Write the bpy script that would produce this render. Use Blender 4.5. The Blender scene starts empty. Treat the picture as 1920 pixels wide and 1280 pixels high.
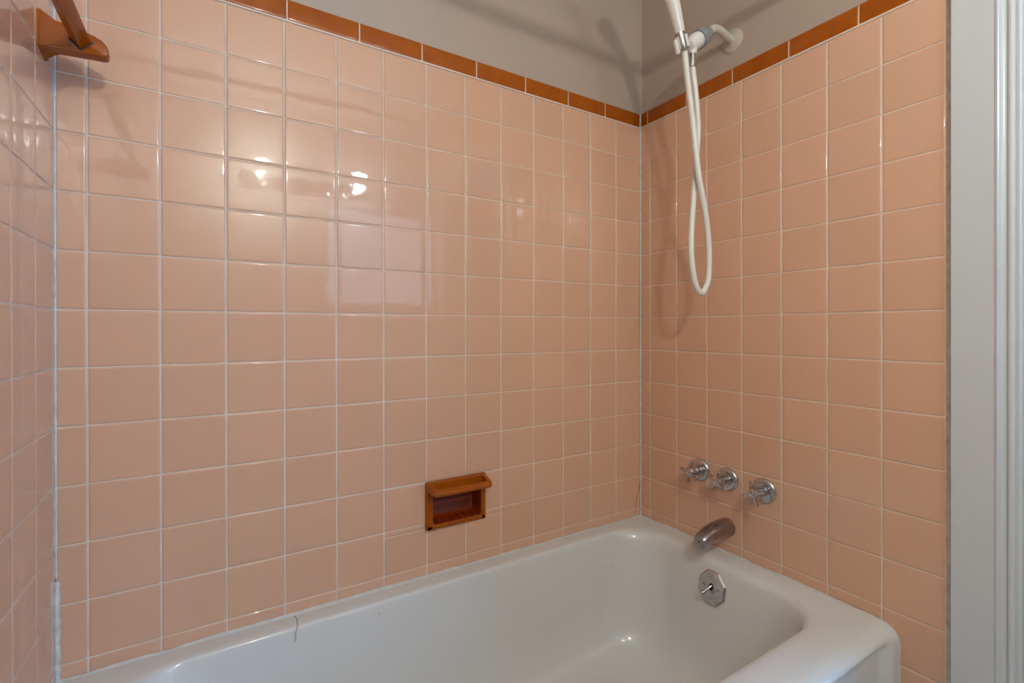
import bpy, bmesh, math, random
from mathutils import Vector, Matrix, Euler
PI = math.pi
random.seed(7)
sc = bpy.context.scene
C = sc.collection

# ------------------------------------------------------------------ camera, world, exposure
# world: x runs along the long wall (right-hand tub corner is x=0, y=0), -y comes into the room, z up (floor = 0), metres
cam_d = bpy.data.cameras.new('camera')
cam = bpy.data.objects.new('camera', cam_d); C.objects.link(cam)
CAM = Vector((-1.2635, -1.1943, 1.0670))
YAW, PITCH, ROLL = 0.5540, -0.0019, -0.0014
f_ = Vector((math.sin(YAW)*math.cos(PITCH), math.cos(YAW)*math.cos(PITCH), math.sin(PITCH)))
r_ = Vector((math.cos(YAW), -math.sin(YAW), 0)); u_ = r_.cross(f_)
r2 = r_*math.cos(ROLL)+u_*math.sin(ROLL); u2 = u_*math.cos(ROLL)-r_*math.sin(ROLL)
cam.matrix_world = Matrix(((r2.x, u2.x, -f_.x, CAM.x), (r2.y, u2.y, -f_.y, CAM.y), (r2.z, u2.z, -f_.z, CAM.z), (0, 0, 0, 1)))
cam_d.sensor_fit = 'HORIZONTAL'; cam_d.sensor_width = 36; cam_d.lens = 907.695/1920*36
cam_d.shift_y = -21.4/1920; cam_d.clip_start = 0.02; cam_d.clip_end = 50
sc.camera = cam
w = bpy.data.worlds.new('world'); sc.world = w; w.use_nodes = True
w.node_tree.nodes['Background'].inputs[0].default_value = (0.55, 0.68, 0.9, 1)
w.node_tree.nodes['Background'].inputs[1].default_value = 0.35
sc.view_settings.view_transform = 'Standard'; sc.view_settings.look = 'None'
sc.view_settings.gamma = 1; sc.view_settings.use_curve_mapping = False
sc.view_settings.exposure = -0.36

BULB_Z, BULB_Y = 1.900, -1.657
WARM_L, COOL_L = 1180.0, 85.0          # radiance of the two bulbs of the vanity light
DAY_W = 55.0                          # daylight reaching the room through the doorway
day = bpy.data.lights.new('hall_daylight', 'AREA'); day.shape = 'RECTANGLE'; day.size = 0.8; day.size_y = 1.5
day.energy = DAY_W; day.color = (0.16, 0.48, 1.0)
dayo = bpy.data.objects.new('hall_daylight', day); C.objects.link(dayo)
dayo.location = (1.45, -2.45, 1.35)
dayo.rotation_euler = Vector((1.0, -0.80, 0)).to_track_quat('Z', 'Y').to_euler()
WINDOW_L = 2.1                         # radiance of the daylit net curtain in the window behind the camera

# ------------------------------------------------------------------ materials
def mat(name, col, rough=0.5, metal=0.0, coat=0.0, bump=None, vary=None, tint=None, spec=0.5, crough=0.03):
    m = bpy.data.materials.new(name); m.use_nodes = True
    nt = m.node_tree; b = nt.nodes['Principled BSDF']
    b.inputs['Base Color'].default_value = (*col, 1); b.inputs['Roughness'].default_value = rough
    b.inputs['Metallic'].default_value = metal; b.inputs['Coat Weight'].default_value = coat
    b.inputs['Coat Roughness'].default_value = crough; b.inputs['Specular IOR Level'].default_value = spec
    tc = nt.nodes.new('ShaderNodeTexCoord')
    src = None
    if vary:                                   # (scale, amount, second colour)
        n = nt.nodes.new('ShaderNodeTexNoise'); n.inputs['Scale'].default_value = vary[0]; n.inputs['Detail'].default_value = 4
        nt.links.new(tc.outputs['Object'], n.inputs['Vector'])
        r = nt.nodes.new('ShaderNodeMapRange'); r.inputs[1].default_value = 0.35; r.inputs[2].default_value = 0.7
        r.inputs[4].default_value = vary[1]; nt.links.new(n.outputs['Fac'], r.inputs[0])
        x = nt.nodes.new('ShaderNodeMix'); x.data_type = 'RGBA'
        x.inputs[6].default_value = (*col, 1); x.inputs[7].default_value = (*vary[2], 1)
        nt.links.new(r.outputs[0], x.inputs[0]); nt.links.new(x.outputs[2], b.inputs['Base Color']); src = x.outputs[2]
    if tint:                                   # each tile its own firing shade, held in an attribute
        a = nt.nodes.new('ShaderNodeAttribute'); a.attribute_name = 'shade'
        h = nt.nodes.new('ShaderNodeHueSaturation')
        mr = nt.nodes.new('ShaderNodeMapRange'); mr.inputs[3].default_value = 1-tint; mr.inputs[4].default_value = 1+tint
        nt.links.new(a.outputs['Fac'], mr.inputs[0]); nt.links.new(mr.outputs[0], h.inputs['Value'])
        if src: nt.links.new(src, h.inputs['Color'])
        else: h.inputs['Color'].default_value = (*col, 1)
        nt.links.new(h.outputs[0], b.inputs['Base Color'])
    if bump:
        prev = None
        for sc_, st, di in (bump if isinstance(bump, list) else [bump]):
            n = nt.nodes.new('ShaderNodeTexNoise'); n.inputs['Scale'].default_value = sc_; n.inputs['Detail'].default_value = 2
            nt.links.new(tc.outputs['Object'], n.inputs['Vector'])
            bp = nt.nodes.new('ShaderNodeBump'); bp.inputs['Strength'].default_value = st; bp.inputs['Distance'].default_value = di
            nt.links.new(n.outputs['Fac'], bp.inputs['Height'])
            if prev: nt.links.new(prev.outputs[0], bp.inputs['Normal'])
            prev = bp
        nt.links.new(prev.outputs[0], b.inputs['Normal'])
        if coat: nt.links.new(prev.outputs[0], b.inputs['Coat Normal'])
    return m

M = dict(
    tile=mat('pink glazed tile', (0.67, 0.39, 0.262), 0.24, spec=0.18, coat=1.0, crough=0.03, bump=[(16, 0.10, 0.004), (60, 0.05, 0.001)], vary=(9, 0.35, (0.70, 0.395, 0.26)), tint=0.025),
    grout=mat('pale grout', (0.74, 0.615, 0.515), 0.85, bump=(400, 0.3, 0.0006), vary=(14, 0.6, (0.56, 0.43, 0.34))),
    brown=mat('caramel brown glaze', (0.37, 0.084, 0.0010), 0.22, spec=0.2, coat=0.28, crough=0.05, bump=(30, 0.12, 0.002), vary=(22, 0.7, (0.29, 0.055, 0.0006)), tint=0.05),
    shaded=mat('pooled dark caramel glaze', (0.24, 0.028, 0.0008), 0.35, spec=0.3),  # same brown glaze, with the soap dish recess's shade painted into its colour
    paint=mat('taupe wall paint', (0.45, 0.35, 0.285), 0.55, bump=(220, 0.15, 0.0008), vary=(3, 0.3, (0.42, 0.33, 0.27))),
    white=mat('white room paint', (0.66, 0.645, 0.61), 0.6, bump=(200, 0.1, 0.0008)),
    gloss_white=mat('white gloss trim paint', (0.60, 0.612, 0.635), 0.26, bump=[(60, 0.12, 0.001), (9, 0.1, 0.003)], vary=(6, 0.4, (0.57, 0.58, 0.60))),
    tub=mat('white porcelain enamel', (0.67, 0.655, 0.63), 0.11, bump=[(18, 0.10, 0.003), (90, 0.06, 0.0006)], vary=(5, 0.3, (0.64, 0.62, 0.59))),
    caulk=mat('white caulk', (0.70, 0.70, 0.68), 0.5, bump=(140, 0.8, 0.002), vary=(60, 0.7, (0.52, 0.47, 0.42))),
    seal=mat('aged tub sealant', (0.62, 0.59, 0.55), 0.45, bump=(140, 0.8, 0.002), vary=(50, 0.7, (0.50, 0.44, 0.39))),
    dirty=mat('grimy caulk', (0.66, 0.63, 0.57), 0.6, bump=(180, 0.8, 0.002), vary=(45, 0.7, (0.42, 0.36, 0.30))),
    chrome=mat('worn chrome', (0.62, 0.61, 0.60), 0.14, 1.0, bump=(120, 0.08, 0.0006), vary=(60, 0.6, (0.45, 0.42, 0.40))),
    chrome_satin=mat('satin worn chrome', (0.56, 0.55, 0.55), 0.2, 1.0, bump=(90, 0.12, 0.0007), vary=(50, 0.7, (0.42, 0.40, 0.39))),
    spout=mat('stained chrome', (0.43, 0.38, 0.385), 0.22, 1.0, bump=(90, 0.15, 0.0008), vary=(40, 0.9, (0.28, 0.23, 0.23))),
    chrome_dull=mat('dull chrome', (0.62, 0.60, 0.59), 0.27, 1.0, bump=(90, 0.15, 0.0008), vary=(45, 0.8, (0.44, 0.38, 0.37))),
    dark=mat('dark recess', (0.02, 0.018, 0.016), 0.6),
    crack=mat('dark crack', (0.07, 0.045, 0.03), 0.8),
    ivory=mat('ivory enamel pipe', (0.62, 0.55, 0.45), 0.3),
    plate=mat('painted wall flange', (0.52, 0.44, 0.355), 0.35),
    plastic=mat('white plastic', (0.76, 0.71, 0.67), 0.25),
    grey=mat('grey plastic', (0.24, 0.25, 0.26), 0.45),
    hose=mat('white vinyl hose', (0.74, 0.70, 0.63), 0.3, bump=(900, 0.2, 0.0006)),
    floor=mat('beige floor tile', (0.50, 0.44, 0.38), 0.4, vary=(12, 0.6, (0.44, 0.38, 0.32))),
    mirror=mat('mirror glass', (0.85, 0.86, 0.86), 0.01, 1.0),
)
def emit(name, col, s):
    m = bpy.data.materials.new(name); m.use_nodes = True
    b = m.node_tree.nodes['Principled BSDF']; b.inputs['Base Color'].default_value = (0.8, 0.8, 0.8, 1)
    b.inputs['Emission Color'].default_value = (*col, 1); b.inputs['Emission Strength'].default_value = s
    return m
M['warm'] = emit('warm lit bulb', (0.96, 1.0, 0.90), WARM_L)
M['cool'] = emit('cool lit bulb', (0.84, 0.95, 1.06), COOL_L)
M['daylit'] = emit('daylit net curtain', (0.40, 0.68, 1.0), WINDOW_L)

# ------------------------------------------------------------------ helpers
def obj(name, bm, m, parent=None, smooth=True, angle=40):
    me = bpy.data.meshes.new(name)
    if bm is not None:
        bmesh.ops.recalc_face_normals(bm, faces=bm.faces[:]) if not getattr(bm, 'keep', False) else None
        bm.to_mesh(me); bm.free()
    me.materials.append(m)
    if smooth:
        for p in me.polygons: p.use_smooth = True
        try: me.set_sharp_from_angle(angle=math.radians(angle))
        except Exception: pass
    o = bpy.data.objects.new(name, me); C.objects.link(o)
    if parent: o.parent = parent
    return o
def thing(name, label, cat, loc=(0, 0, 0), group=None):
    o = bpy.data.objects.new(name, None); o.empty_display_size = 0.05; C.objects.link(o); o.location = loc
    o['label'] = label; o['category'] = cat
    if group: o['group'] = group
    return o
def struct(o, label=None, cat=None):
    o['kind'] = 'structure'
    if label: o['label'] = label; o['category'] = cat
    return o
def put(o, parent):
    """parent a world-space mesh to an Empty without moving it"""
    o.parent = parent; o.location = Vector(o.location)-parent.location
    return o
def box(bm, x0, x1, y0, y1, z0, z1, bev=0.0, seg=2):
    g = bmesh.ops.create_cube(bm, size=1.0)
    for v in g['verts']:
        v.co = Vector(((x0+x1)/2+v.co.x*(x1-x0), (y0+y1)/2+v.co.y*(y1-y0), (z0+z1)/2+v.co.z*(z1-z0)))
    if bev:
        es = list({e for v in g['verts'] for e in v.link_edges})
        bmesh.ops.bevel(bm, geom=es, offset=bev, segments=seg, affect='EDGES', profile=0.5)
def frame_of(d):
    d = Vector(d).normalized()
    a = Vector((0, 0, 1)) if abs(d.z) < 0.9 else Vector((1, 0, 0))
    s = a.cross(d).normalized(); return s, d.cross(s)
def lathe(bm, org, axis, prof, n=32, squash=1.0, ref=None):
    """prof: list of (distance along axis, radius); radius 0 closes to a point"""
    d = Vector(axis).normalized()
    s, t = frame_of(d)
    if ref is not None:
        s = Vector(ref); s = (s-d*s.dot(d)).normalized(); t = d.cross(s)
    org = Vector(org); rings = []
    for h, r in prof:
        if r <= 1e-7: rings.append([bm.verts.new(org+d*h)])
        else: rings.append([bm.verts.new(org+d*h+(s*math.cos(2*PI*k/n)+t*math.sin(2*PI*k/n)*squash)*r) for k in range(n)])
    for a, b in zip(rings, rings[1:]):
        if len(a) == 1 and len(b) == 1: continue
        for k in range(n):
            if len(a) == 1: bm.faces.new((a[0], b[k], b[(k+1) % n]))
            elif len(b) == 1: bm.faces.new((a[k], b[0], a[(k+1) % n]))
            else: bm.faces.new((a[k], b[k], b[(k+1) % n], a[(k+1) % n]))
    if len(rings[0]) > 1: bm.faces.new(rings[0][::-1])
    if len(rings[-1]) > 1: bm.faces.new(rings[-1])
def catmull(P, k=8):
    P = [Vector(p) for p in P]; out = []
    for i in range(len(P)-1):
        p0 = P[max(i-1, 0)]; p1 = P[i]; p2 = P[i+1]; p3 = P[min(i+2, len(P)-1)]
        for j in range(k):
            t = j/k
            out.append(0.5*((2*p1)+(p2-p0)*t+(2*p0-5*p1+4*p2-p3)*t*t+(3*p1-p0-3*p2+p3)*t**3))
    out.append(P[-1]); return out
def tube(bm, pts, rad, n=16, cap=True):
    """swept round tube; rad a number or one number per point"""
    R = rad if isinstance(rad, (list, tuple)) else [rad]*len(pts)
    prev_s = None; rings = []
    for i, p in enumerate(pts):
        d = (pts[min(i+1, len(pts)-1)]-pts[max(i-1, 0)]).normalized()
        if prev_s is None: s, t = frame_of(d)
        else:
            s = (prev_s-d*prev_s.dot(d)).normalized(); t = d.cross(s)
        prev_s = s
        rings.append([bm.verts.new(p+(s*math.cos(2*PI*k/n)+t*math.sin(2*PI*k/n))*R[i]) for k in range(n)])
    for a, b in zip(rings, rings[1:]):
        for k in range(n): bm.faces.new((a[k], a[(k+1) % n], b[(k+1) % n], b[k]))
    if cap: bm.faces.new(rings[0][::-1]); bm.faces.new(rings[-1])
def prism(bm, poly, org, U, V, D, bev=0.0):
    """polygon (u,v) in the plane org+U u+V v, pushed along the vector D"""
    org, U, V, D = map(Vector, (org, U, V, D))
    a = [bm.verts.new(org+U*u+V*v) for u, v in poly]; b = [bm.verts.new(v.co+D) for v in a]
    n = len(a); fs = [bm.faces.new(a), bm.faces.new(b[::-1])]
    for k in range(n): fs.append(bm.faces.new((a[k], b[k], b[(k+1) % n], a[(k+1) % n])))
    if bev:
        es = [e for f in fs[:2] for e in f.edges]
        bmesh.ops.bevel(bm, geom=es, offset=bev, segments=3, affect='EDGES', profile=0.5)

# ------------------------------------------------------------------ tiled walls
Z0 = 1.7610                             # top of the pink field
ZL = [1.761, 1.6513, 1.5415, 1.4321, 1.3227, 1.2137, 1.1048, 0.9961, 0.8871, 0.7771, 0.6679, 0.5588, 0.4493, 0.3400, 0.2308, 0.1216, 0.012]
AL = [0.0, 0.1151, 0.2261, 0.337, 0.4487, 0.5609, 0.6738, 0.787, 0.9003, 1.0131, 1.1254, 1.2384, 1.3518, 1.4639, 1.5092]
KL = [0.0, 0.0441, 0.1548, 0.2661, 0.378, 0.4896, 0.6005, 0.7123, 0.8229]
ML = [0.0, 0.1118, 0.2228, 0.334, 0.4454, 0.5568, 0.668, 0.779, 0.8229]
W_ = 1.5092
def tile_field(name, org, U, N, cols, rows, zmin, parent, skip=None, vcut=None):
    """cushion-edged square tiles; U along the wall, N out of the wall; faces lie in the plane through org"""
    org, U, N = Vector(org), Vector(U), Vector(N); Zv = Vector((0, 0, 1))
    verts, faces, shade = [], [], []
    prof = [(0, 0), (0.0003, 0.42), (0.0008, 0.68), (0.0016, 0.88), (0.0028, 0.975), (0.0042, 1.0)]
    GV, GH = 0.0028, 0.0017             # joint widths: upright, level
    for i in range(len(cols)-1):
        for j in range(len(rows)-1):
            u0, u1 = cols[i]+GV/2, cols[i+1]-GV/2
            if i == 0: u0 = cols[0]+0.0022
            if i == len(cols)-2: u1 = cols[-1]-0.0016
            z1, z0 = rows[j]-GH/2, rows[j+1]+GH/2
            zm = zmin(0.5*(u0+u1)) if callable(zmin) else zmin
            if z1 < zm+0.01: continue
            z0 = max(z0, zm)
            pieces = [(u0, u1, z0, z1)]
            if skip:
                a, b, c, d = skip; out = []
                for (p, q, s, t) in pieces:
                    if q <= a or p >= b or t <= c or s >= d: out.append((p, q, s, t)); continue
                    if s < c: out.append((p, q, s, c))
                    if t > d: out.append((p, q, d, t))
                    if p < a: out.append((p, a, max(s, c), min(t, d)))
                    if q > b: out.append((b, q, max(s, c), min(t, d)))
                pieces = out
            sh = random.random(); tu, tv = random.gauss(0, 0.0011), random.gauss(0, 0.0011); off = random.gauss(0, 0.00015)
            for (p, q, s, t) in pieces:
                if q-p < 0.006 or t-s < 0.006: continue
                def line(a, b):
                    L = b-a; e = [(d, g) for d, g in prof if d < L*0.4]
                    mid = [(L*k/6, 1.0+0.05*math.sin(PI*k/6)) for k in range(1, 6) if L*k/6 > e[-1][0]+0.002 and L*(1-k/6) > e[-1][0]+0.002]
                    return [(a+d, g) for d, g in e]+[(a+d, g) for d, g in mid]+[(b-d, g) for d, g in e[::-1]]
                lu, lv = line(p, q), line(s, t)
                base = len(verts)
                cu, cv = 0.5*(p+q), 0.5*(s+t)
                for (u, gu) in lu:
                    for (v, gv) in lv:
                        h = -0.0019+0.0019*gu*gv+off+(tu*(u-cu)+tv*(v-cv))
                        verts.append(tuple(org+U*u+Zv*v+N*h)); shade.append(sh)
                nv = len(lv)
                for a in range(len(lu)-1):
                    for b in range(nv-1):
                        k = base+a*nv+b; faces.append((k, k+1, k+nv+1, k+nv))
    me = bpy.data.meshes.new(name); me.from_pydata(verts, [], faces)
    nrm = U.cross(Zv)
    if me.polygons and me.polygons[0].normal.dot(N) < 0: me.flip_normals()
    at = me.attributes.new('shade', 'FLOAT', 'POINT'); at.data.foreach_set('value', shade)
    for pgn in me.polygons: pgn.use_smooth = True
    me.materials.append(M['tile'])
    o = bpy.data.objects.new(name, me); C.objects.link(o); o.parent = parent; return o
def border(name, org, U, N, joints, parent, back):
    """caramel cap tiles with a rounded top edge turning back to the painted wall"""
    org, U, N = Vector(org), Vector(U), Vector(N); Zv = Vector((0, 0, 1))
    z0, z1 = Z0+0.0014, Z0+0.0510
    bmj = bmesh.new(); jr = []
    P = [(-back, z0), (-0.0010, z0), (0.0008, z0+0.0010), (0.0020, z0+0.0030), (0.0024, z0+0.008)]
    R = 0.0085
    for k in range(0, 9):
        a = PI/2*k/8; P.append((0.0024-R+R*math.cos(a), z1-R+R*math.sin(a)))
    P.append((-back, z1))
    verts, faces, shade = [], [], []
    for a, b in zip(joints, joints[1:]):
        p, q = a+0.0012, b-0.0012; sh = random.random(); base = len(verts); n = len(P)
        ends = [(p, 0.0016), (p+0.0005, 0.0007), (p+0.0014, 0.0001), (p+0.0028, 0), (q-0.0028, 0), (q-0.0014, 0.0001), (q-0.0005, 0.0007), (q, 0.0016)]
        for (u, ins) in ends:
            for i, (h, z) in enumerate(P):
                cz = min(z, z1-ins) if z > z0+0.02 else z
                verts.append(tuple(org+U*u+Zv*cz+N*(max(h-ins, -back) if i not in (0, n-1) else h))); shade.append(sh)
        for e in range(len(ends)-1):
            for i in range(n-1):
                k = base+e*n+i; faces.append((k, k+1, k+n+1, k+n))
        faces.append(tuple(base+i for i in range(n))); faces.append(tuple(base+(len(ends)-1)*n+i for i in range(n))[::-1])
    me = bpy.data.meshes.new(name); me.from_pydata(verts, [], faces)
    at = me.attributes.new('shade', 'FLOAT', 'POINT'); at.data.foreach_set('value', shade)
    bm = bmesh.new(); bm.from_mesh(me); bmesh.ops.recalc_face_normals(bm, faces=bm.faces[:]); bm.to_mesh(me); bm.free()
    for pgn in me.polygons: pgn.use_smooth = True
    me.set_sharp_from_angle(angle=math.radians(50))
    me.materials.append(M['brown'])
    lo = [(-back*0.5, Z0-0.0012), (0.0010, Z0-0.0012), (0.0014, z0+0.004)]+[(0.0014-R+R*math.cos(PI/2*k/6), z1-0.0012-R+R*math.sin(PI/2*k/6)) for k in range(7)]+[(-back*0.5, z1-0.0012)]
    prism(bmj, lo, org+U*joints[0], N, Zv, U*(joints[-1]-joints[0])); obj('border_grout', bmj, M['grout'], parent)
    o = bpy.data.objects.new(name, me); C.objects.link(o); o.parent = parent; return o

HC = 2.34                               # ceiling height
YF = -1.86                              # wall behind the camera
SD = (-0.7925, -0.6165, 0.541, 0.6685)  # soap dish outline on the back wall (x0, x1, z0, z1)
HOLE = (SD[0]+0.008, SD[1]-0.006, SD[2]+0.008, SD[3]-0.008)
RB, RR, RL = 0.0045, 0.0135, 0.008      # how far the painted walls stand behind the tile faces
# long wall behind the tub
bm = bmesh.new()
for (a, b, c, d) in ((-W_-0.2, HOLE[0], 0, HC), (HOLE[1], 0.2, 0, HC), (HOLE[0], HOLE[1], 0, HOLE[2]), (HOLE[0], HOLE[1], HOLE[3], HC)):
    box(bm, a, b, RB, 0.12, c, d)
wb = struct(obj('wall_back', bm, M['paint'], smooth=False))
bm = bmesh.new()
for (a, b, c, d) in ((-W_, HOLE[0], 0.38, Z0+0.048), (HOLE[1], 0.0, 0.38, Z0+0.048), (HOLE[0], HOLE[1], 0.38, HOLE[2]), (HOLE[0], HOLE[1], HOLE[3], Z0+0.048)):
    box(bm, a, b, 0.0011, RB, c, d)
obj('grout', bm, M['grout'], wb, smooth=False)
tile_field('tile_field', (0, 0, 0), (-1, 0, 0), (0, -1, 0), AL, ZL[:14], 0.421, wb, skip=(-SD[1]-0.004+0.008, -SD[0]-0.004, SD[2]+0.004, SD[3]-0.004))
border('border_tiles', (0, 0, 0), (-1, 0, 0), (0, -1, 0), [0.004, 0.1645, 0.3179, 0.4773, 0.640, 0.7991, 0.9587, 1.1194, 1.279, 1.438, W_], wb, RB)
# right-hand wall at the tap end, with the doorway beyond
DY0, DY1, DZ = -0.934, -1.694, 2.03
bm = bmesh.new()
box(bm, RR, 0.13, DY0-0.004, 0.12, 0, HC); box(bm, RR, 0.13, DY1, DY0-0.004, DZ, HC); box(bm, RR, 0.13, YF-0.1, DY1, 0, HC)
wr = struct(obj('wall_right', bm, M['paint'], smooth=False))
bm = bmesh.new(); box(bm, 0.0011, RR, -0.824, 0, 0, Z0+0.048); obj('grout', bm, M['grout'], wr, smooth=False)
tile_field('tile_field', (0, 0, 0), (0, -1, 0), (-1, 0, 0), KL, ZL, lambda u: 0.421 if u < 0.70 else (0.0 if u > 0.715 else 0.3), wr)
border('border_tiles', (0, 0, 0), (0, -1, 0), (-1, 0, 0), [0.004, 0.0342, 0.1925, 0.3505, 0.5095, 0.6676, 0.8229], wr, RR)
# left-hand wall
bm = bmesh.new(); box(bm, -W_-0.12, -W_-RL, YF-0.1, 0.12, 0, HC)
wl = struct(obj('wall_left', bm, M['paint'], smooth=False))
bm = bmesh.new(); box(bm, -W_-RL, -W_-0.0011, -0.824, 0, 0, Z0+0.048); obj('grout', bm, M['grout'], wl, smooth=False)
tile_field('tile_field', (-W_, 0, 0), (0, -1, 0), (1, 0, 0), ML, ZL, lambda u: 0.421 if u < 0.75 else 0.0, wl)
border('border_tiles', (-W_, 0, 0), (0, -1, 0), (1, 0, 0), [0.004, 0.155, 0.314, 0.473, 0.632, 0.8229], wl, RL)
# rest of the room behind the camera
bm = bmesh.new(); box(bm, -W_-0.2, 0.2, YF-0.1, YF, 0, HC); wf = struct(obj('wall_front', bm, M['white'], smooth=False))
bm = bmesh.new(); box(bm, -W_-0.2, 1.8, -3.2, 0.2, -0.1, 0); struct(obj('floor', bm, M['floor'], smooth=False))
bm = bmesh.new(); box(bm, -W_-0.2, 1.8, -3.2, 0.2, HC, HC+0.1); struct(obj('ceiling', bm, M['white'], smooth=False))

# corner joints: thin white bead down each inside corner of the tiling
def bead(name, pts, r, m, parent, jit=0.0004):
    bm = bmesh.new(); P = catmull(pts, 6); rr = [max(0.0004, r+random.gauss(0, jit)) for _ in P]
    tube(bm, P, rr, 8); return obj(name, bm, m, parent)
bead('corner_bead', [(-0.0016, -0.0016, z) for z in [Z0+0.05-0.1*k for k in range(14)]+[0.421]], 0.0026, M['caulk'], wb, 0.0002)
bead('corner_bead', [(-W_+0.0006, -0.0006, z) for z in [Z0+0.05-0.1*k for k in range(13)]], 0.0022, M['caulk'], wb, 0.0002)
bead('caulk', [(-W_+0.0015, -0.0015, z) for z in [0.606, 0.58, 0.54, 0.50, 0.46, 0.43, 0.421]], 0.0048, M['caulk'], wb, 0.0006)
# crack in the glaze near the tap corner
bm = bmesh.new(); P = [(-0.004, 0.537), (-0.010, 0.513), (-0.017, 0.490), (-0.0225, 0.471), (-0.0215, 0.463), (-0.026, 0.446), (-0.0285, 0.428)]
tube(bm, catmull([(x, -0.0002, z) for x, z in P], 4), [0.0003+0.0006*abs(math.sin(k*0.5)) for k in range(25)], 6); obj('crack', bm, M['crack'], wb)

# ------------------------------------------------------------------ doorway casing
def casing(name, prof, p0, D, parent, m=M['gloss_white']):
    bm = bmesh.new(); a = [bm.verts.new(Vector((x, y, p0))) for y, x in prof]; b = [bm.verts.new(v.co+Vector((0, 0, D))) for v in a]
    n = len(a); bm.faces.new(a); bm.faces.new(b[::-1])
    for k in range(n): bm.faces.new((a[k], b[k], b[(k+1) % n], a[(k+1) % n]))
    return obj(name, bm, m, parent, angle=30)
PC = [(-0.8335, RR), (-0.8335, -0.0120), (-0.8345, -0.0132), (-0.890, -0.0140), (-0.897, -0.0142), (-0.8995, -0.0158), (-0.9020, -0.0162), (-0.9040, -0.0152), (-0.9050, -0.0125),
      (-0.9065, -0.0095), (-0.9090, -0.0075), (-0.9125, -0.0068), (-0.9145, -0.0070), (-0.9152, -0.0098), (-0.9185, -0.0108), (-0.9215, -0.0100), (-0.9225, -0.0082),
      (-0.9240, -0.0078), (-0.9265, -0.0086), (-0.9300, -0.0084), (-0.9318, -0.0070), (-0.9330, -0.0040), (-0.9338, 0.0005), (-0.9338, RR)]
tr = struct(casing('trim_1', PC, 0, DZ+0.10, None))
far = [(DY1-(y-DY0), x) for y, x in PC]
far = [(max(y, YF), x) for y, x in far]
struct(casing('trim_2', far, 0, DZ+0.10, None))
bm = bmesh.new(); box(bm, -0.012, RR, DY1, DY0, DZ, DZ+0.10, 0.002); struct(obj('trim_3', bm, M['gloss_white']))
# door lining and hall beyond
bm = bmesh.new(); box(bm, RR-0.013, 0.135, DY0-0.022, DY0-0.004, 0, DZ); box(bm, RR-0.013, 0.135, DY1, DY1+0.02, 0, DZ); box(bm, RR-0.013, 0.135, DY1+0.02, DY0-0.022, DZ-0.02, DZ)
struct(obj('trim_4', bm, M['gloss_white'], smooth=False))
bm = bmesh.new(); box(bm, 1.72, 1.82, -3.1, 0.2, 0, HC); box(bm, 0.1, 1.82, -3.2, -3.1, 0, HC); struct(obj('wall_hall', bm, M['white'], smooth=False))
# grimy strip between the last tiles and the casing
bm = bmesh.new(); random.seed(3)
zz = [0.0+0.02*k for k in range(106)]
A = [bm.verts.new((0.0010, -0.8222, z)) for z in zz]; B = [bm.verts.new((-0.0015+random.gauss(0, .0004), -0.8256+random.gauss(0, .0004), z)) for z in zz]
Cc = [bm.verts.new((-0.0050+random.gauss(0, .0008), -0.8300+random.gauss(0, .0003), z)) for z in zz]; Dd = [bm.verts.new((-0.0112, -0.8338, z)) for z in zz]
for k in range(105):
    for a, b in ((A, B), (B, Cc), (Cc, Dd)): bm.faces.new((a[k], a[k+1], b[k+1], b[k]))
obj('caulk', bm, M['dirty'], wr)

# ------------------------------------------------------------------ bathtub
tub = thing('bathtub', 'white enamelled bathtub built in along the pink tiled walls', 'bathtub', (-0.75, -0.37, 0))
NC, NX, NY = 14, 60, 30
def ring(x0, x1, y0, y1, r, z):
    """rounded rectangle, always the same number of points; ends of the sides sampled densely"""
    out = []
    def side(a, b, n):
        for k in range(1, n):
            t = 0.5-0.5*math.cos(PI*k/n); out.append((a[0]+(b[0]-a[0])*t, a[1]+(b[1]-a[1])*t, z))
    def corner(cx, cy, rr, a0):
        for k in range(NC+1):
            a = a0+PI/2*k/NC; out.append((cx+rr*math.cos(a), cy+rr*math.sin(a), z))
    rs = r if isinstance(r, (list, tuple)) else [r]*4      # front-right, back-right, back-left, front-left
    corner(x1-rs[0], y0+rs[0], rs[0], -PI/2)
    side((x1, y0+rs[0]), (x1, y1-rs[1]), NY)
    corner(x1-rs[1], y1-rs[1], rs[1], 0)
    side((x1-rs[1], y1), (x0+rs[2], y1), NX)
    corner(x0+rs[2], y1-rs[2], rs[2], PI/2)
    side((x0, y1-rs[2]), (x0, y0+rs[3]), NY)
    corner(x0+rs[3], y0+rs[3], rs[3], PI)
    side((x0+rs[3], y0), (x1-rs[0], y0), NX)
    return out
X0, X1, YB, ZR = -W_+0.0012, -0.0008, -0.0008, 0.4200
rings = []
def apron(P):
    o = []
    for (x, y, z) in P:
        if y < -0.70:
            d = min(X1-x, x-X0); t = min(max((d-0.034)/0.020, 0), 1); t = t*t*(3-2*t)
            y += 0.016*t*min(1, max(0, (0.402-z)/0.016))
        o.append((x, y, z))
    return o
rings.append(apron(ring(X0, X1, -0.745, YB, 0.001, 0.0)))
for z in (0.10, 0.2, 0.3, 0.350, 0.372): rings.append(apron(ring(X0, X1, -0.745, YB, 0.001, z)))
for k in range(0, 11):
    a = PI/2*k/10; rings.append(apron(ring(X0, X1, -0.707-0.038*math.cos(a), YB, 0.001, 0.382+0.038*math.sin(a))))
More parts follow.
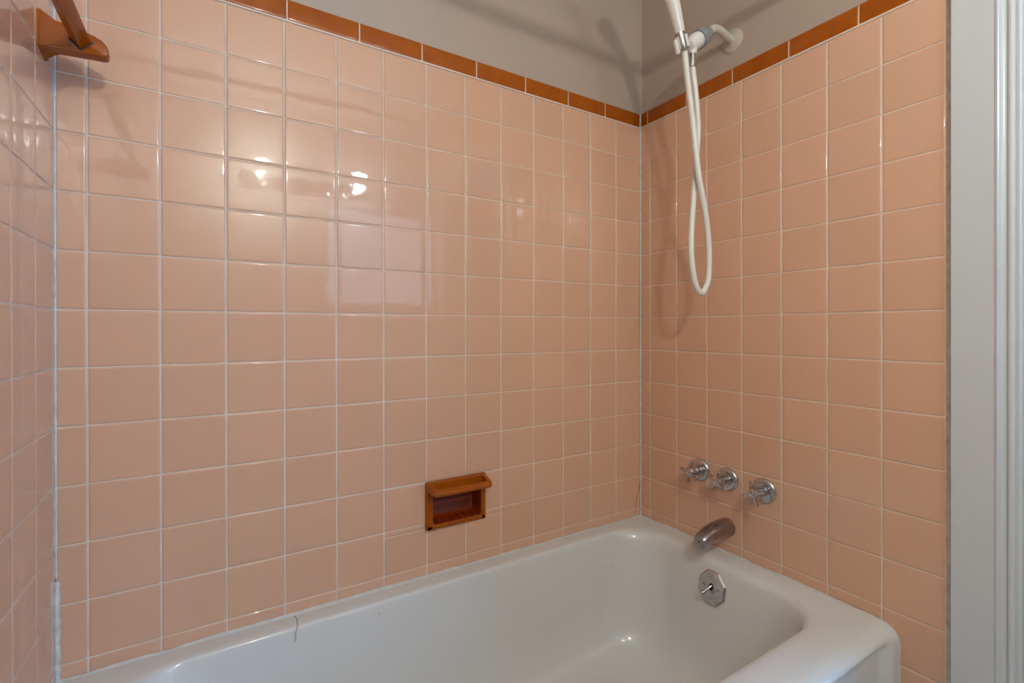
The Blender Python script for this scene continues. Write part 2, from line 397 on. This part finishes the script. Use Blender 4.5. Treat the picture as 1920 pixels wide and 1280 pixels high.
# flat rim, lip and bowl:  x0, x1, y0, y1, corner radius, z
lv = [(-1.500, -0.010, -0.700, -0.012, [.03, .03, .03, .03], ZR+0.0004),
      (-1.470, -0.034, -0.664, -0.036, [.12, .08, .10, .10], ZR+0.0006),
      (-1.460, -0.044, -0.652, -0.0455, [.135, .095, .125, .125], ZR+0.0002),
      (-1.455, -0.051, -0.645, -0.0490, [.132, .100, .130, .130], ZR-0.0006),
      (-1.450, -0.0575, -0.639, -0.0512, [.130, .104, .133, .133], ZR-0.0022),
      (-1.445, -0.0635, -0.634, -0.0528, [.129, .108, .137, .137], ZR-0.0050),
      (-1.440, -0.0685, -0.6305, -0.0540, [.129, .112, .142, .142], ZR-0.0095),
      (-1.434, -0.0725, -0.628, -0.0552, [.129, .117, .147, .147], ZR-0.0160),
      (-1.424, -0.0765, -0.625, -0.0570, [.130, .122, .152, .152], ZR-0.030),
      (-1.398, -0.0835, -0.619, -0.0615, [.131, .128, .158, .158], ZR-0.064),
      (-1.350, -0.0930, -0.611, -0.0680, [.132, .134, .163, .163], ZR-0.118),
      (-1.300, -0.1020, -0.603, -0.0745, [.133, .138, .165, .165], ZR-0.172),
      (-1.255, -0.1100, -0.596, -0.0805, [.133, .140, .163, .163], ZR-0.220),
      (-1.225, -0.1180, -0.590, -0.0870, [.132, .140, .160, .160], ZR-0.256),
      (-1.200, -0.1300, -0.580, -0.0980, [.130, .138, .152, .152], ZR-0.287),
      (-1.170, -0.1500, -0.562, -0.1160, [.122, .131, .142, .142], ZR-0.312),
      (-1.130, -0.1780, -0.538, -0.1420, [.112, .120, .130, .130], ZR-0.329),
      (-1.080, -0.2200, -0.505, -0.1770, [.09, .10, .11, .11], ZR-0.3375),
      (-0.980, -0.2900, -0.450, -0.2300, [.07, .07, .08, .08], ZR-0.3405),
      (-0.850, -0.4000, -0.390, -0.2900, [.03, .03, .03, .03], ZR-0.3415)]
for (a, b, c, d, r, z) in lv: rings.append(ring(a, b, c, d, r, z))
bm = bmesh.new(); RV = [[bm.verts.new(p) for p in R] for R in rings]; n = len(RV[0])
for A, B in zip(RV, RV[1:]):
    for k in range(n): bm.faces.new((A[k], A[(k+1) % n], B[(k+1) % n], B[k]))
bm.faces.new(RV[-1])
put(obj('basin', bm, M['tub'], angle=70), tub)
# caulk bead along the walls (uneven, hand-smeared)
random.seed(5)
bm = bmesh.new()
def smear(P0, P1, n, nin, seedn):
    random.seed(seedn); P0, P1, nin = Vector(P0), Vector(P1), Vector(nin); up = Vector((0, 0, 1))
    rows = []; h = 0.003; wd = 0.004
    for k in range(n+1):
        h = min(max(h+random.gauss(0, 0.0006), 0.0012), 0.0050); wd = min(max(wd+random.gauss(0, 0.0006), 0.002), 0.007)
        p = P0.lerp(P1, k/n)
        rows.append([bm.verts.new(p+up*(h+0.0008)), bm.verts.new(p+up*h+nin*0.0012), bm.verts.new(p+up*0.0015+nin*wd*0.5), bm.verts.new(p+up*(-0.0002)+nin*wd)])
    for a, b in zip(rows, rows[1:]):
        for k in range(3): bm.faces.new((a[k], a[k+1], b[k+1], b[k]))
smear((-W_+0.001, -0.0006, ZR), (-0.001, -0.0006, ZR), 150, (0, -1, 0), 11)
smear((-0.0006, -0.001, ZR), (-0.0006, -0.705, ZR), 70, (-1, 0, 0), 12)
put(obj('caulk', bm, M['seal'], angle=80), tub)
# bead following the rolled rim down the right-hand wall
bm = bmesh.new(); P = [Vector((-0.0008, -0.707-0.038*math.sin(a), 0.382+0.038*math.cos(a))) for a in [PI/2*k/8 for k in range(9)]]+[Vector((-0.0008, -0.745, z)) for z in (0.36, 0.33, 0.3, 0.25, 0.2, 0.1, 0.0)]
tube(bm, P, [0.0022+random.gauss(0, .0004) for _ in P], 8); put(obj('caulk', bm, M['seal']), tub)
# overflow plate: eight-sided, on the tap-end wall of the bowl, leaning with it
OP = Vector((-0.0840, -0.3440, 0.3480)); ON = Vector((-0.98, 0.0, 0.19)).normalized()
OU = Vector((0, -1, 0)); OV = ON.cross(OU).normalized()
if OV.z < 0: OV = -OV
op = bpy.data.objects.new('overflow_plate', None)
bm = bmesh.new()
RX, RY = 0.0415, 0.0450
octo = [(RX*math.cos(PI/8+PI/4*k)/math.cos(PI/8), RY*math.sin(PI/8+PI/4*k)/math.cos(PI/8)) for k in range(8)]
def oring(s, h): return [bm.verts.new(OP+OU*u*s+OV*v*s+ON*h) for u, v in octo]
ra, rb, rc, rd = oring(1.0, -0.004), oring(1.0, 0.0030), oring(0.90, 0.0062), oring(0.5, 0.0068)
for A, B in ((ra, rb), (rb, rc), (rc, rd)):
    for k in range(8): bm.faces.new((A[k], A[(k+1) % 8], B[(k+1) % 8], B[k]))
bm.faces.new(rd)
op = put(obj('overflow_plate', bm, M['chrome_dull'], angle=12), tub); op['label'] = 'dull chrome eight-sided overflow plate'
def child(name, bm, m, parent, **k):
    o = obj(name, bm, m, **k); o.parent = parent
    return o
for s in (-1, 1):
    bm = bmesh.new(); c = OP+OU*(s*0.0215)+OV*0.002+ON*0.0060
    lathe(bm, c, ON, [(0, 0.0050), (0.0012, 0.0048), (0.0020, 0.0030), (0.0021, 0.0)], 18)
    sw = child('screw', bm, M['chrome_dull'], op)
    bm = bmesh.new(); pr_ = [(-0.004, -0.0006), (0.004, -0.0006), (0.004, 0.0006), (-0.004, 0.0006)]
    prism(bm, pr_, c+ON*0.0016, (OU+OV*0.6*s).normalized(), ON.cross((OU+OV*0.6*s).normalized()), ON*0.0008); child('screw', bm, M['dark'], op, smooth=False)
bm = bmesh.new(); lathe(bm, OP+OV*0.003+ON*0.0064, ON, [(0, 0.0072), (0.0008, 0.0070), (0.0009, 0.0)], 18, squash=1.4); child('lever_slot', bm, M['dark'], op)
bm = bmesh.new(); a = OP+OV*0.006+ON*0.004; b = OP+OU*-0.008-OV*0.012+ON*0.028
d = (b-a); tube(bm, [a, a+d*0.35, a+d*0.7, b], [0.0042, 0.0036, 0.0044, 0.0052], 14)
lathe(bm, b-d.normalized()*0.004, d, [(0, 0.0052), (0.004, 0.0076), (0.008, 0.0080), (0.012, 0.0060), (0.0135, 0.0)], 18)
child('trip_lever', bm, M['chrome'], op)
# floor drain
bm = bmesh.new(); lathe(bm, (-0.315, -0.345, 0.0775), (0, 0, 1), [(0, 0.034), (0.0035, 0.033), (0.004, 0.026), (0.0015, 0.022), (0.0015, 0)], 32); put(obj('drain', bm, M['chrome_dull']), tub)
# tiny chips in the enamel
for (x, y, z, r) in ((-0.235, -0.0702, 0.330, 0.0012), (-0.205, -0.0715, 0.325, 0.0016), (-0.205, -0.0745, 0.302, 0.0013), (-0.93, -0.0575, 0.395, 0.0013)):
    bm = bmesh.new(); lathe(bm, (x, y+0.0012, z), (0, -1, 0.12), [(0, r), (0.0006, r*0.7), (0.0008, 0)], 8)
    put(obj('chip', bm, M['crack']), tub)
# hair lying over the rim
bm = bmesh.new(); P = catmull([(-1.1085, -0.006, ZR+0.001), (-1.105, -0.022, ZR+0.0012), (-1.106, -0.040, ZR+0.0010), (-1.108, -0.052, ZR-0.0018), (-1.1115, -0.0565, ZR-0.010), (-1.112, -0.0590, ZR-0.020), (-1.115, -0.0605, ZR-0.028)], 5)
tube(bm, P, 0.0005, 6)
hr = obj('hair', bm, M['crack']); hr['label'] = 'short dark hair stuck across the back rim of the bathtub'; hr['category'] = 'hair'

# ------------------------------------------------------------------ taps and spout
def tap(x, y, z, rot, label, sc_=1.0):
    t = thing('tap', label, 'tap', (0, y, z), 'chrome bathtub taps')
    O = Vector((0, 0, 0)); N = Vector((-1, 0, 0))
    bm = bmesh.new()
    lathe(bm, O, N, [(-0.001, 0.0325), (0.0025, 0.0330), (0.006, 0.0315), (0.0085, 0.0280), (0.0095, 0.022), (0.0095, 0.014), (0.013, 0.0125), (0.013, 0.0)], 48); obj('escutcheon', bm, M['chrome_satin'], t)
    bm = bmesh.new(); lathe(bm, O+N*0.010, N, [(0, 0.0105), (0.018, 0.0105), (0.019, 0.0085), (0.030, 0.0085)], 28); obj('stem', bm, M['chrome'], t)
    bm = bmesh.new()
    # hub: fluted bell that narrows to the wall, flat end
    lathe(bm, O+N*0.030, N, [(-0.010, 0.0095), (-0.007, 0.0128), (-0.002, 0.0146), (0.004, 0.0150), (0.016, 0.0158), (0.024, 0.0160), (0.0275, 0.0148), (0.0288, 0.0125), (0.0284, 0.0105), (0.0290, 0.0085), (0.0300, 0.0070), (0.0303, 0.0)], 32)
    for v in bm.verts:                              # shallow flutes round the barrel
        rr = math.hypot(v.co.y, v.co.z)
        if rr > 0.012: k_ = 1-0.085*(0.5-0.5*math.cos(8*(math.atan2(v.co.z, v.co.y)-rot)+PI)); v.co.y *= k_; v.co.z *= k_
    # four thin blade arms
    for k in range(4):
        a = rot+PI/2*k; D = Vector((0, math.cos(a), math.sin(a))); S = N.cross(D)
        poly = [(0.011, -0.0080), (0.020, -0.0055), (0.029, -0.0062), (0.0325, -0.004), (0.0335, 0.0), (0.0325, 0.004), (0.029, 0.0062), (0.020, 0.0055), (0.011, 0.0080)]
        prism(bm, [(u, v) for u, v in poly], O+N*0.0510-S*0.0021, D, N, S*0.0042, bev=0.0010)
    obj('cross_handle', bm, M['chrome_satin'], t, angle=35)
    bm = bmesh.new(); lathe(bm, O+N*0.0600, N, [(0, 0.0060), (0.0012, 0.0058), (0.0015, 0.0036), (0.0008, 0.0030), (0.0008, 0)], 20); obj('screw', bm, M['chrome_dull'], t)
    return t
tap(0, -0.2426, 0.6385, math.radians(10), 'chrome cross-handle tap closest to the tub corner, first of the row of three')
tap(0, -0.3350, 0.6344, math.radians(30), 'chrome cross-handle tap in the middle of the three, above the spout')
tap(0, -0.4440, 0.6320, math.radians(-20), 'chrome cross-handle tap farthest from the tub corner, set a little apart from the other two')
# bath spout
sp = thing('bath_spout', 'dull chrome bath spout over the tap end of the tub', 'faucet', (0, -0.3332, 0.496))
bm = bmesh.new()
# sections: distance from wall, centre z offset, half width, half height top, bottom
secs = [(0.0, 0, 0.0255, 0.0255, 0.0255), (0.004, 0, 0.0264, 0.0264, 0.0264), (0.012, 0.0, 0.0264, 0.0264, 0.0262), (0.030, 0.0, 0.0255, 0.0258, 0.0250), (0.055, -0.001, 0.0238, 0.0245, 0.0225),
        (0.078, -0.003, 0.0222, 0.0225, 0.0215), (0.095, -0.006, 0.0212, 0.0208, 0.0250), (0.110, -0.0100, 0.0205, 0.0190, 0.0268), (0.120, -0.0130, 0.0195, 0.0170, 0.0235), (0.126, -0.0155, 0.0170, 0.0145, 0.0195)]
R_ = []
for (d, dz, hw, ht, hb) in secs:
    rr = []
    for k in range(32):
        a = 2*PI*k/32; ca, sa = math.cos(a), math.sin(a)
        e = 0.82 if d > 0.05 else 1.0                # boxier towards the nose
        px = hw*math.copysign(abs(ca)**e, ca); pz = (ht if sa > 0 else hb)*math.copysign(abs(sa)**e, sa)
        rr.append(bm.verts.new((-d, px, dz+pz)))
    R_.append(rr)
for A, B in zip(R_, R_[1:]):
    for k in range(32): bm.faces.new((A[k], B[k], B[(k+1) % 32], A[(k+1) % 32]))
bm.faces.new(R_[0]); bm.faces.new(R_[-1])
obj('spout_body', bm, M['spout'], sp, angle=50)
bm = bmesh.new(); lathe(bm, (-0.103, 0, -0.026), (0, 0, -1), [(0, 0.0125), (0.0088, 0.0122), (0.0092, 0.0100), (0.003, 0.0095), (0.003, 0)], 24); obj('outlet', bm, M['chrome'], sp)
bm = bmesh.new(); lathe(bm, (-0.1252, 0.002, -0.0150), (-1, 0, 0.1), [(0, 0.0034), (0.0012, 0.0032), (0.0014, 0)], 14, squash=0.7); obj('plug_hole', bm, M['dark'], sp)

# ------------------------------------------------------------------ shower arm, holder and hand shower
YS = -0.3520
sa = thing('shower_fixture', 'ivory shower arm on the taupe wall with grey swivel nut and white holder', 'shower', (0, YS, 1.882))
def P2(x, z, y=YS): return Vector((x, y, z))
def rel(bm, e):
    for v in bm.verts: v.co -= e.location
    return bm
bm = bmesh.new(); lathe(bm, (RR, -0.3410, 1.8965), (-1, 0, 0), [(0, 0.0325), (0.0018, 0.0325), (0.004, 0.0300), (0.006, 0.0240), (0.0068, 0.0165), (0.0095, 0.0130), (0.0095, 0.0)], 40); obj('flange', rel(bm, sa), M['plate'], sa)
bm = bmesh.new(); tube(bm, catmull([P2(RR, 1.8955, -0.341), P2(-0.010, 1.8960, -0.3435), P2(-0.038, 1.8965, -0.348), P2(-0.066, 1.8970), P2(-0.088, 1.8925), P2(-0.106, 1.8785), P2(-0.124, 1.8635), P2(-0.140, 1.8520)], 6), 0.0108, 20); obj('pipe', rel(bm, sa), M['ivory'], sa)
AX = Vector((-0.815, 0, -0.58)).normalized(); a = P2(-0.1080, 1.8750)
bm = bmesh.new(); lathe(bm, a, AX, [(0, 0.0128), (0.001, 0.0136), (0.013, 0.0155), (0.0135, 0.0166), (0.027, 0.0200), (0.0275, 0.0211), (0.041, 0.0240), (0.050, 0.0256), (0.055, 0.0260), (0.059, 0.0250), (0.060, 0.0)], 36); obj('swivel_nut', rel(bm, sa), M['grey'], sa, angle=25)
bm = bmesh.new(); lathe(bm, a+AX*0.052, AX, [(0, 0.0150), (0.004, 0.0205), (0.012, 0.0218), (0.026, 0.0214), (0.036, 0.0185), (0.044, 0.0160), (0.052, 0.0145), (0.056, 0.0)], 36)
# outlet stub below the ball, and the clip that grips the hand shower
lathe(bm, P2(-0.1760, 1.8260), (-0.03, 0, -1), [(0, 0.0130), (0.018, 0.0115), (0.030, 0.0095), (0.034, 0.0088), (0.034, 0)], 28)
HD = (P2(-0.2576, 1.9118)-P2(-0.2123, 1.7954)).normalized(); HB = P2(-0.2155, 1.8030)
s_ = Vector((0, 1, 0)); t_ = HD.cross(s_).normalized()
n_ = 26; r_in, r_out = 0.0136, 0.0172; h0, h1 = -0.004, 0.026; RG = []
opening = math.atan2(0.35, -1)
for k in range(n_+1):                     # C-shaped clip open towards the room
    ang = 2.35+0.55+(2*PI-1.1)*k/n_
    dirv = s_*math.cos(ang)+t_*math.sin(ang)
    RG.append([bm.verts.new(HB+HD*h+dirv*r) for (h, r) in ((h0, r_in), (h0, r_out), (h1, r_out), (h1, r_in))])
for A, B in zip(RG, RG[1:]):
    for k in range(4): bm.faces.new((A[k], A[(k+1) % 4], B[(k+1) % 4], B[k]))
bm.faces.new(RG[0]); bm.faces.new(RG[-1][::-1])
obj('holder', rel(bm, sa), M['plastic'], sa, angle=45)
bm = bmesh.new(); c = P2(-0.2400, 1.7955, YS-0.004)
prism(bm, [(-0.005, -0.017), (0.005, -0.017), (0.0048, 0.014), (0.002, 0.018), (-0.003, 0.018), (-0.005, 0.014)], c, t_*-1 if t_.x > 0 else t_, HD, Vector((0, 0.0075, 0)), bev=0.0012)
obj('holder_tab', rel(bm, sa), M['plastic'], sa)
hs = thing('hand_shower', 'white hand shower with chrome collar and white hose looping down over the tiles', 'hand shower', (-0.2269, YS, 1.8367))
bm = bmesh.new(); Hb = P2(-0.2269, 1.8367)
HP = [Hb, P2(-0.2413, 1.8748), P2(-0.2576, 1.9118), P2(-0.2760, 1.9480), P2(-0.3000, 1.9850), P2(-0.3300, 2.0180)]
cp = catmull(HP, 5); nn = len(cp)
tube(bm, cp, [0.0125+0.0062*min(1, i/(nn*0.42)) if i < nn*0.42 else 0.0187-0.0030*(i/nn-0.42) for i in range(nn)], 26)
obj('handle', rel(bm, hs), M['plastic'], hs)
bm = bmesh.new(); lathe(bm, P2(-0.318, 2.035), (-0.72, 0, -0.69), [(0, 0.0), (0.0, 0.022), (0.008, 0.034), (0.020, 0.042), (0.034, 0.043), (0.038, 0.040), (0.038, 0.0)], 40); obj('spray_head', rel(bm, hs), M['plastic'], hs)
bm = bmesh.new(); lathe(bm, P2(-0.2115, 1.7930), HD, [(0, 0.0095), (0.002, 0.0112), (0.020, 0.0128), (0.043, 0.0134), (0.0465, 0.0134), (0.047, 0.012)], 30); obj('collar', rel(bm, hs), M['chrome'], hs)
L1 = [(-0.2091, 1.7935, 0.0), (-0.1997, 1.736, 0.0), (-0.1905, 1.6744, -0.002), (-0.1818, 1.5975, -0.006), (-0.1749, 1.5302, -0.009), (-0.1632, 1.4628, -0.01), (-0.1454, 1.4088, -0.009), (-0.1291, 1.3554, -0.007), (-0.1172, 1.2949, -0.005), (-0.1127, 1.2433, -0.003), (-0.1157, 1.1968, -0.001), (-0.1392, 1.164, 0.0), (-0.1644, 1.186, 0.001), (-0.176, 1.2396, 0.003), (-0.1775, 1.2909, 0.005), (-0.1718, 1.3531, 0.007), (-0.1632, 1.4104, 0.009), (-0.1557, 1.4692, 0.01), (-0.1492, 1.5407, 0.009), (-0.1475, 1.602, 0.006), (-0.1547, 1.6452, 0.003), (-0.1628, 1.6896, 0.001), (-0.1717, 1.7295, 0.0), (-0.1782, 1.7618, 0.0)]
bm = bmesh.new(); tube(bm, catmull([P2(x, z, YS+dy) for x, z, dy in L1], 8), 0.0079, 16); obj('hose', rel(bm, hs), M['hose'], hs)
bm = bmesh.new(); lathe(bm, P2(-0.1790, 1.7600), (0.02, 0, 1), [(0, 0.0088), (0.001, 0.0100), (0.006, 0.0104), (0.016, 0.0098), (0.030, 0.0102), (0.036, 0.0100), (0.0362, 0.0)], 30); obj('hose_nut', rel(bm, hs), M['chrome'], hs)

# ------------------------------------------------------------------ soap dish
sd = thing('soap_dish', 'glossy caramel ceramic soap dish with a slotted grab ledge on the pink wall', 'soap dish', (-0.7045, 0, 0.541))
x0, x1, z0, z1 = SD
def at(bm, m, name, parent=None, **k): return obj(name, rel(bm, sd), m, parent or sd, **k)
bm = bmesh.new()
zc = 0.637                                # underside of the ledge
box(bm, x0, x0+0.0200, -0.0085, 0.001, z0, zc+0.01, 0.0030, 3)
box(bm, x1-0.0140, x1, -0.0085, 0.001, z0, zc+0.01, 0.0030, 3)
box(bm, x0+0.001, x1-0.001, -0.0085, 0.001, z0, z0+0.0125, 0.0030, 3)
box(bm, x0, x1, -0.0085, 0.001, zc+0.004, z1, 0.0030, 3)
at(bm, M['brown'], 'rim', angle=60)
# recess (open box with a rounded floor)
bm = bmesh.new(); ix0, ix1, iz0, iz1, yd = x0+0.0190, x1-0.0130, z0+0.0115, zc+0.0095, 0.048
NXs = 40
def fl(x): 
    t = (x-ix0)/(ix1-ix0); e = min(t, 1-t)*(ix1-ix0)
    return iz0+0.0015+max(0, 0.010-e)**2/0.010*0.9
G = []
for i in range(NXs+1):
    x = ix0+(ix1-ix0)*i/NXs; row = [bm.verts.new((x, -0.0072, iz0-0.002))]
    for j in range(12):
        y = -0.0070+(yd+0.0070)*j/11
        row.append(bm.verts.new((x, y, fl(x)-0.0010*math.sin(PI*j/11)+max(0, (j-8)/3)**2*0.007)))
    row.append(bm.verts.new((x, yd+0.001, iz1))); row.append(bm.verts.new((x, 0.0, iz1+0.001))); G.append(row)
for a, b in zip(G, G[1:]):
    for j in range(14): bm.faces.new((a[j], a[j+1], b[j+1], b[j]))
for (xx) in (ix0, ix1):
    q = [bm.verts.new((xx, -0.007, iz0-0.002)), bm.verts.new((xx, yd+0.001, iz0-0.002)), bm.verts.new((xx, yd+0.001, iz1)), bm.verts.new((xx, -0.007, iz1))]; bm.faces.new(q)
at(bm, M['shaded'], 'recess', angle=60)
for k in range(6):                         # six drainage ribs
    bm = bmesh.new(); xr = ix0+0.020+(ix1-ix0-0.036)*k/5
    P = [Vector((xr, y, iz0+0.0014)) for y in (-0.0035, 0.0, 0.010, 0.022, 0.033)]
    tube(bm, P, [0.0014, 0.0026, 0.0028, 0.0027, 0.0015], 12); at(bm, M['shaded'], 'rib')
# ledge: rounded plate with a long slot
bm = bmesh.new()
def ledge_ring(off, z_of, lo=False):
    xa, xb = x0+0.0012+off, x1-0.0002-off; yf = -0.0565+off
    P = []; r = max(0.013-off, 0.002)
    P.append((xa, -0.0040)); P.append((xa, -0.020)); P.append((xa+0.0005, -0.032))
    for k in range(7):
        a = PI+PI/2*k/6; P.append((xa+0.0015+r+r*math.cos(a), yf+r+r*math.sin(a)))
    for k in range(1, 12): P.append((xa+0.0015+r+(xb-xa-0.003-2*r)*k/12, yf-0.0016*math.sin(PI*k/12)))
    for k in range(7):
        a = -PI/2+PI/2*k/6; P.append((xb-0.0015-r+r*math.cos(a), yf+r+r*math.sin(a)))
    P.append((xb-0.0005, -0.032)); P.append((xb, -0.020)); P.append((xb, -0.0040))
    return [bm.verts.new((x, y, z_of(y))) for x, y in P]
top = lambda y: 0.6665+(y+0.004)*0.27      # falls towards the front
sl = (x0+0.0170, x1-0.0130, -0.0430, -0.0150)
def slot_ring(z_of, n_out):
    a, b, c, d = sl; r = 0.003; P = []
    # same count as the outer ring, ordered the same way round
    P.append((a, d)); P.append((a, d-0.010)); P.append((a, c+0.012))
    for k in range(7):
        t = PI+PI/2*k/6; P.append((a+r+r*math.cos(t), c+r+r*math.sin(t)))
    for k in range(1, 12): P.append((a+r+(b-a-2*r)*k/12, c-0.0008*math.sin(PI*k/12)))
    for k in range(7):
        t = -PI/2+PI/2*k/6; P.append((b-r+r*math.cos(t), c+r+r*math.sin(t)))
    P.append((b, c+0.012)); P.append((b, d-0.010)); P.append((b, d))
    return [bm.verts.new((x, y, z_of(y))) for x, y in P]
bot = lambda y: 0.6400
oR = [ledge_ring(0.006, lambda y: bot(y)), ledge_ring(0.0016, lambda y: bot(y)+0.0012), ledge_ring(0.0, lambda y: bot(y)+0.0045), ledge_ring(0.0, lambda y: top(y)-0.0042), ledge_ring(0.0015, lambda y: top(y)-0.0012), ledge_ring(0.0045, lambda y: top(y))]
iR = [slot_ring(lambda y: top(y)-0.0002, 0), slot_ring(lambda y: bot(y)-0.0002, 0)]
seq = oR+iR; m_ = len(seq[0])
loop = seq+[seq[0]]
for A, B in zip(loop, loop[1:]):
    for k in range(m_-1): bm.faces.new((A[k], A[k+1], B[k+1], B[k]))
# strip closing the back of the slot against the wall
bk = []
for xx, yy in ((sl[0], sl[3]), (sl[1], sl[3]), (x1-0.0002, -0.0040), (x0+0.0012, -0.0040)): bk.append((xx, yy))
tv = [bm.verts.new((x, y, top(y))) for x, y in bk]; bv = [bm.verts.new((x, y, bot(y))) for x, y in bk]
bm.faces.new(tv); bm.faces.new(bv[::-1])
for k in range(4): bm.faces.new((tv[k], tv[(k+1) % 4], bv[(k+1) % 4], bv[k]))
at(bm, M['brown'], 'ledge', angle=50)

# ------------------------------------------------------------------ towel bar on the left-hand wall
tb = thing('towel_bar', 'caramel ceramic towel bar high on the pink side wall', 'towel bar', (-W_, -0.10, 1.555))
def bracket(yf, yb):
    bm = bmesh.new()
    out = [(0.0, -0.016), (0.0, 0.0425), (0.003, 0.0430), (0.008, 0.0375), (0.014, 0.0335), (0.022, 0.0310), (0.036, 0.0290), (0.056, 0.0255), (0.072, 0.0215), (0.082, 0.0160), (0.0885, 0.0090), (0.0912, 0.0010), (0.0908, -0.0060),
           (0.0880, -0.0105), (0.0830, -0.0125), (0.060, -0.0125), (0.036, -0.0135), (0.018, -0.0150)]
    prism(bm, out, (-W_+0.0005, yf, 1.555), (1, 0, 0), (0, 0, 1), (0, yb-yf, 0), bev=0.0028)
    # foot that widens towards the wall
    s = 1 if yb > yf else -1
    foot = [(yf-0.001, -0.0165), (yf-0.001, 0.0435), (yb+0.018*s, 0.0435), (yb+0.018*s, -0.0235)]
    L_ = [(0.0002, 0, 1), (0.0035, 0, 1), (0.008, 0.45, 0.92), (0.016, 0.80, 0.78), (0.028, 1.0, 0.60), (0.042, 1.0, 0.40)]
    rg = []
    for dx, t, zs in L_:
        rg.append([bm.verts.new((-W_+dx, y if k < 2 else y+(yb-0.002*s-y)*t, 1.555+(z if t == 0 else (z+0.0008)*zs))) for k, (y, z) in enumerate(foot)])
    for P, Q in zip(rg, rg[1:]):
        for k in range(4): bm.faces.new((P[k], P[(k+1) % 4], Q[(k+1) % 4], Q[k]))
    bm.faces.new(rg[0][::-1]); bm.faces.new(rg[-1])
    for v in bm.verts: v.co -= tb.location
    return obj('bracket', bm, M['brown'], tb, angle=40)
bracket(-0.100, -0.076); bracket(-0.734, -0.710)
bm = bmesh.new(); h = 0.0146; cx, cz = -1.4545, 1.5615
prism(bm, [(0, -h), (h, 0), (0, h), (-h, 0)], (cx, -0.094, cz), (1, 0, 0), (0, 0, 1), (0, -0.622, 0))
es = [e for e in bm.edges if abs((e.verts[0].co-e.verts[1].co).y) > 0.1]
bmesh.ops.bevel(bm, geom=es, offset=0.0016, segments=3, affect='EDGES', profile=0.5)
for v in bm.verts: v.co -= tb.location
obj('bar', bm, M['brown'], tb, angle=30)
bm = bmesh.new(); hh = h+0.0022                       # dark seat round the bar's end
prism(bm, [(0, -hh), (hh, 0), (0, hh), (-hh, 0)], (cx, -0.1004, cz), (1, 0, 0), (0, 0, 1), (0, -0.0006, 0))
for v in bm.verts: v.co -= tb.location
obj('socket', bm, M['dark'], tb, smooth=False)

# ------------------------------------------------------------------ things outside the frame that light or shade it
cr = thing('shower_curtain_rod', 'chrome shower curtain rod spanning the tub from wall to wall', 'curtain rod', (-0.75, -0.75, 1.938))
bm = bmesh.new(); tube(bm, [Vector((-0.751, 0, -0.008)), Vector((0.7625, 0, 0.0))], 0.0127, 24); obj('rod', bm, M['chrome'], cr)
for s, xx, zz_ in ((1, -0.7585, -0.008), (-1, 0.7635, 0.0)):
    bm = bmesh.new(); lathe(bm, (xx, 0, zz_), (s, 0, 0), [(0, 0.028), (0.004, 0.028), (0.010, 0.018), (0.010, 0)], 28); obj('end_flange', bm, M['chrome'], cr)
vl = thing('vanity_light', 'two-bulb wall light above the mirror behind the camera', 'wall light', (-0.794, YF, BULB_Z))
bm = bmesh.new(); box(bm, -0.34, 0.34, 0, 0.025, -0.05, 0.05, 0.006); obj('back_plate', bm, M['chrome'], vl)
for xx, m in ((-1.044, 'warm'), (-0.544, 'cool')):
    bm = bmesh.new(); lathe(bm, (xx+0.794, 0.020, 0), (0, 1, 0), [(0, 0.026), (0.10, 0.024), (0.118, 0.018), (0.118, 0)], 24); obj('socket', bm, M['plastic'], vl)
    bm = bmesh.new(); r = 0.024 if m == 'warm' else 0.045
    lathe(bm, (xx+0.794, BULB_Y-YF, 0), (0, 1, 0), [(-r-0.010, 0.0), (-r-0.010, 0.015), (-r*0.75, 0.66*r)]+[(-r*math.cos(a), r*math.sin(a)) for a in [PI*k/16 for k in range(5, 16)]]+[(r, 0)], 32); obj('bulb', bm, M[m], vl)
# frosted window with daylight behind it, in the wall behind the camera
WX0, WX1, WZ0, WZ1 = -0.66, -0.07, 1.22, 1.79
wn = bpy.data.objects.new('window_1', None); C.objects.link(wn); wn.location = ((WX0+WX1)/2, YF, WZ0); struct(wn)
bm = bmesh.new()
for (a, b, c, d) in ((WX0-0.06, WX0, WZ0-0.06, WZ1+0.06), (WX1, WX1+0.06, WZ0-0.06, WZ1+0.06), (WX0, WX1, WZ1, WZ1+0.06), (WX0, WX1, WZ0-0.06, WZ0)):
    box(bm, a, b, YF, YF+0.022, c, d, 0.003)
put(obj('window_frame', bm, M['gloss_white']), wn)
bm = bmesh.new(); box(bm, WX0, WX1, YF+0.002, YF+0.006, WZ0, WZ1); put(obj('pane', bm, M['daylit'], smooth=False), wn)
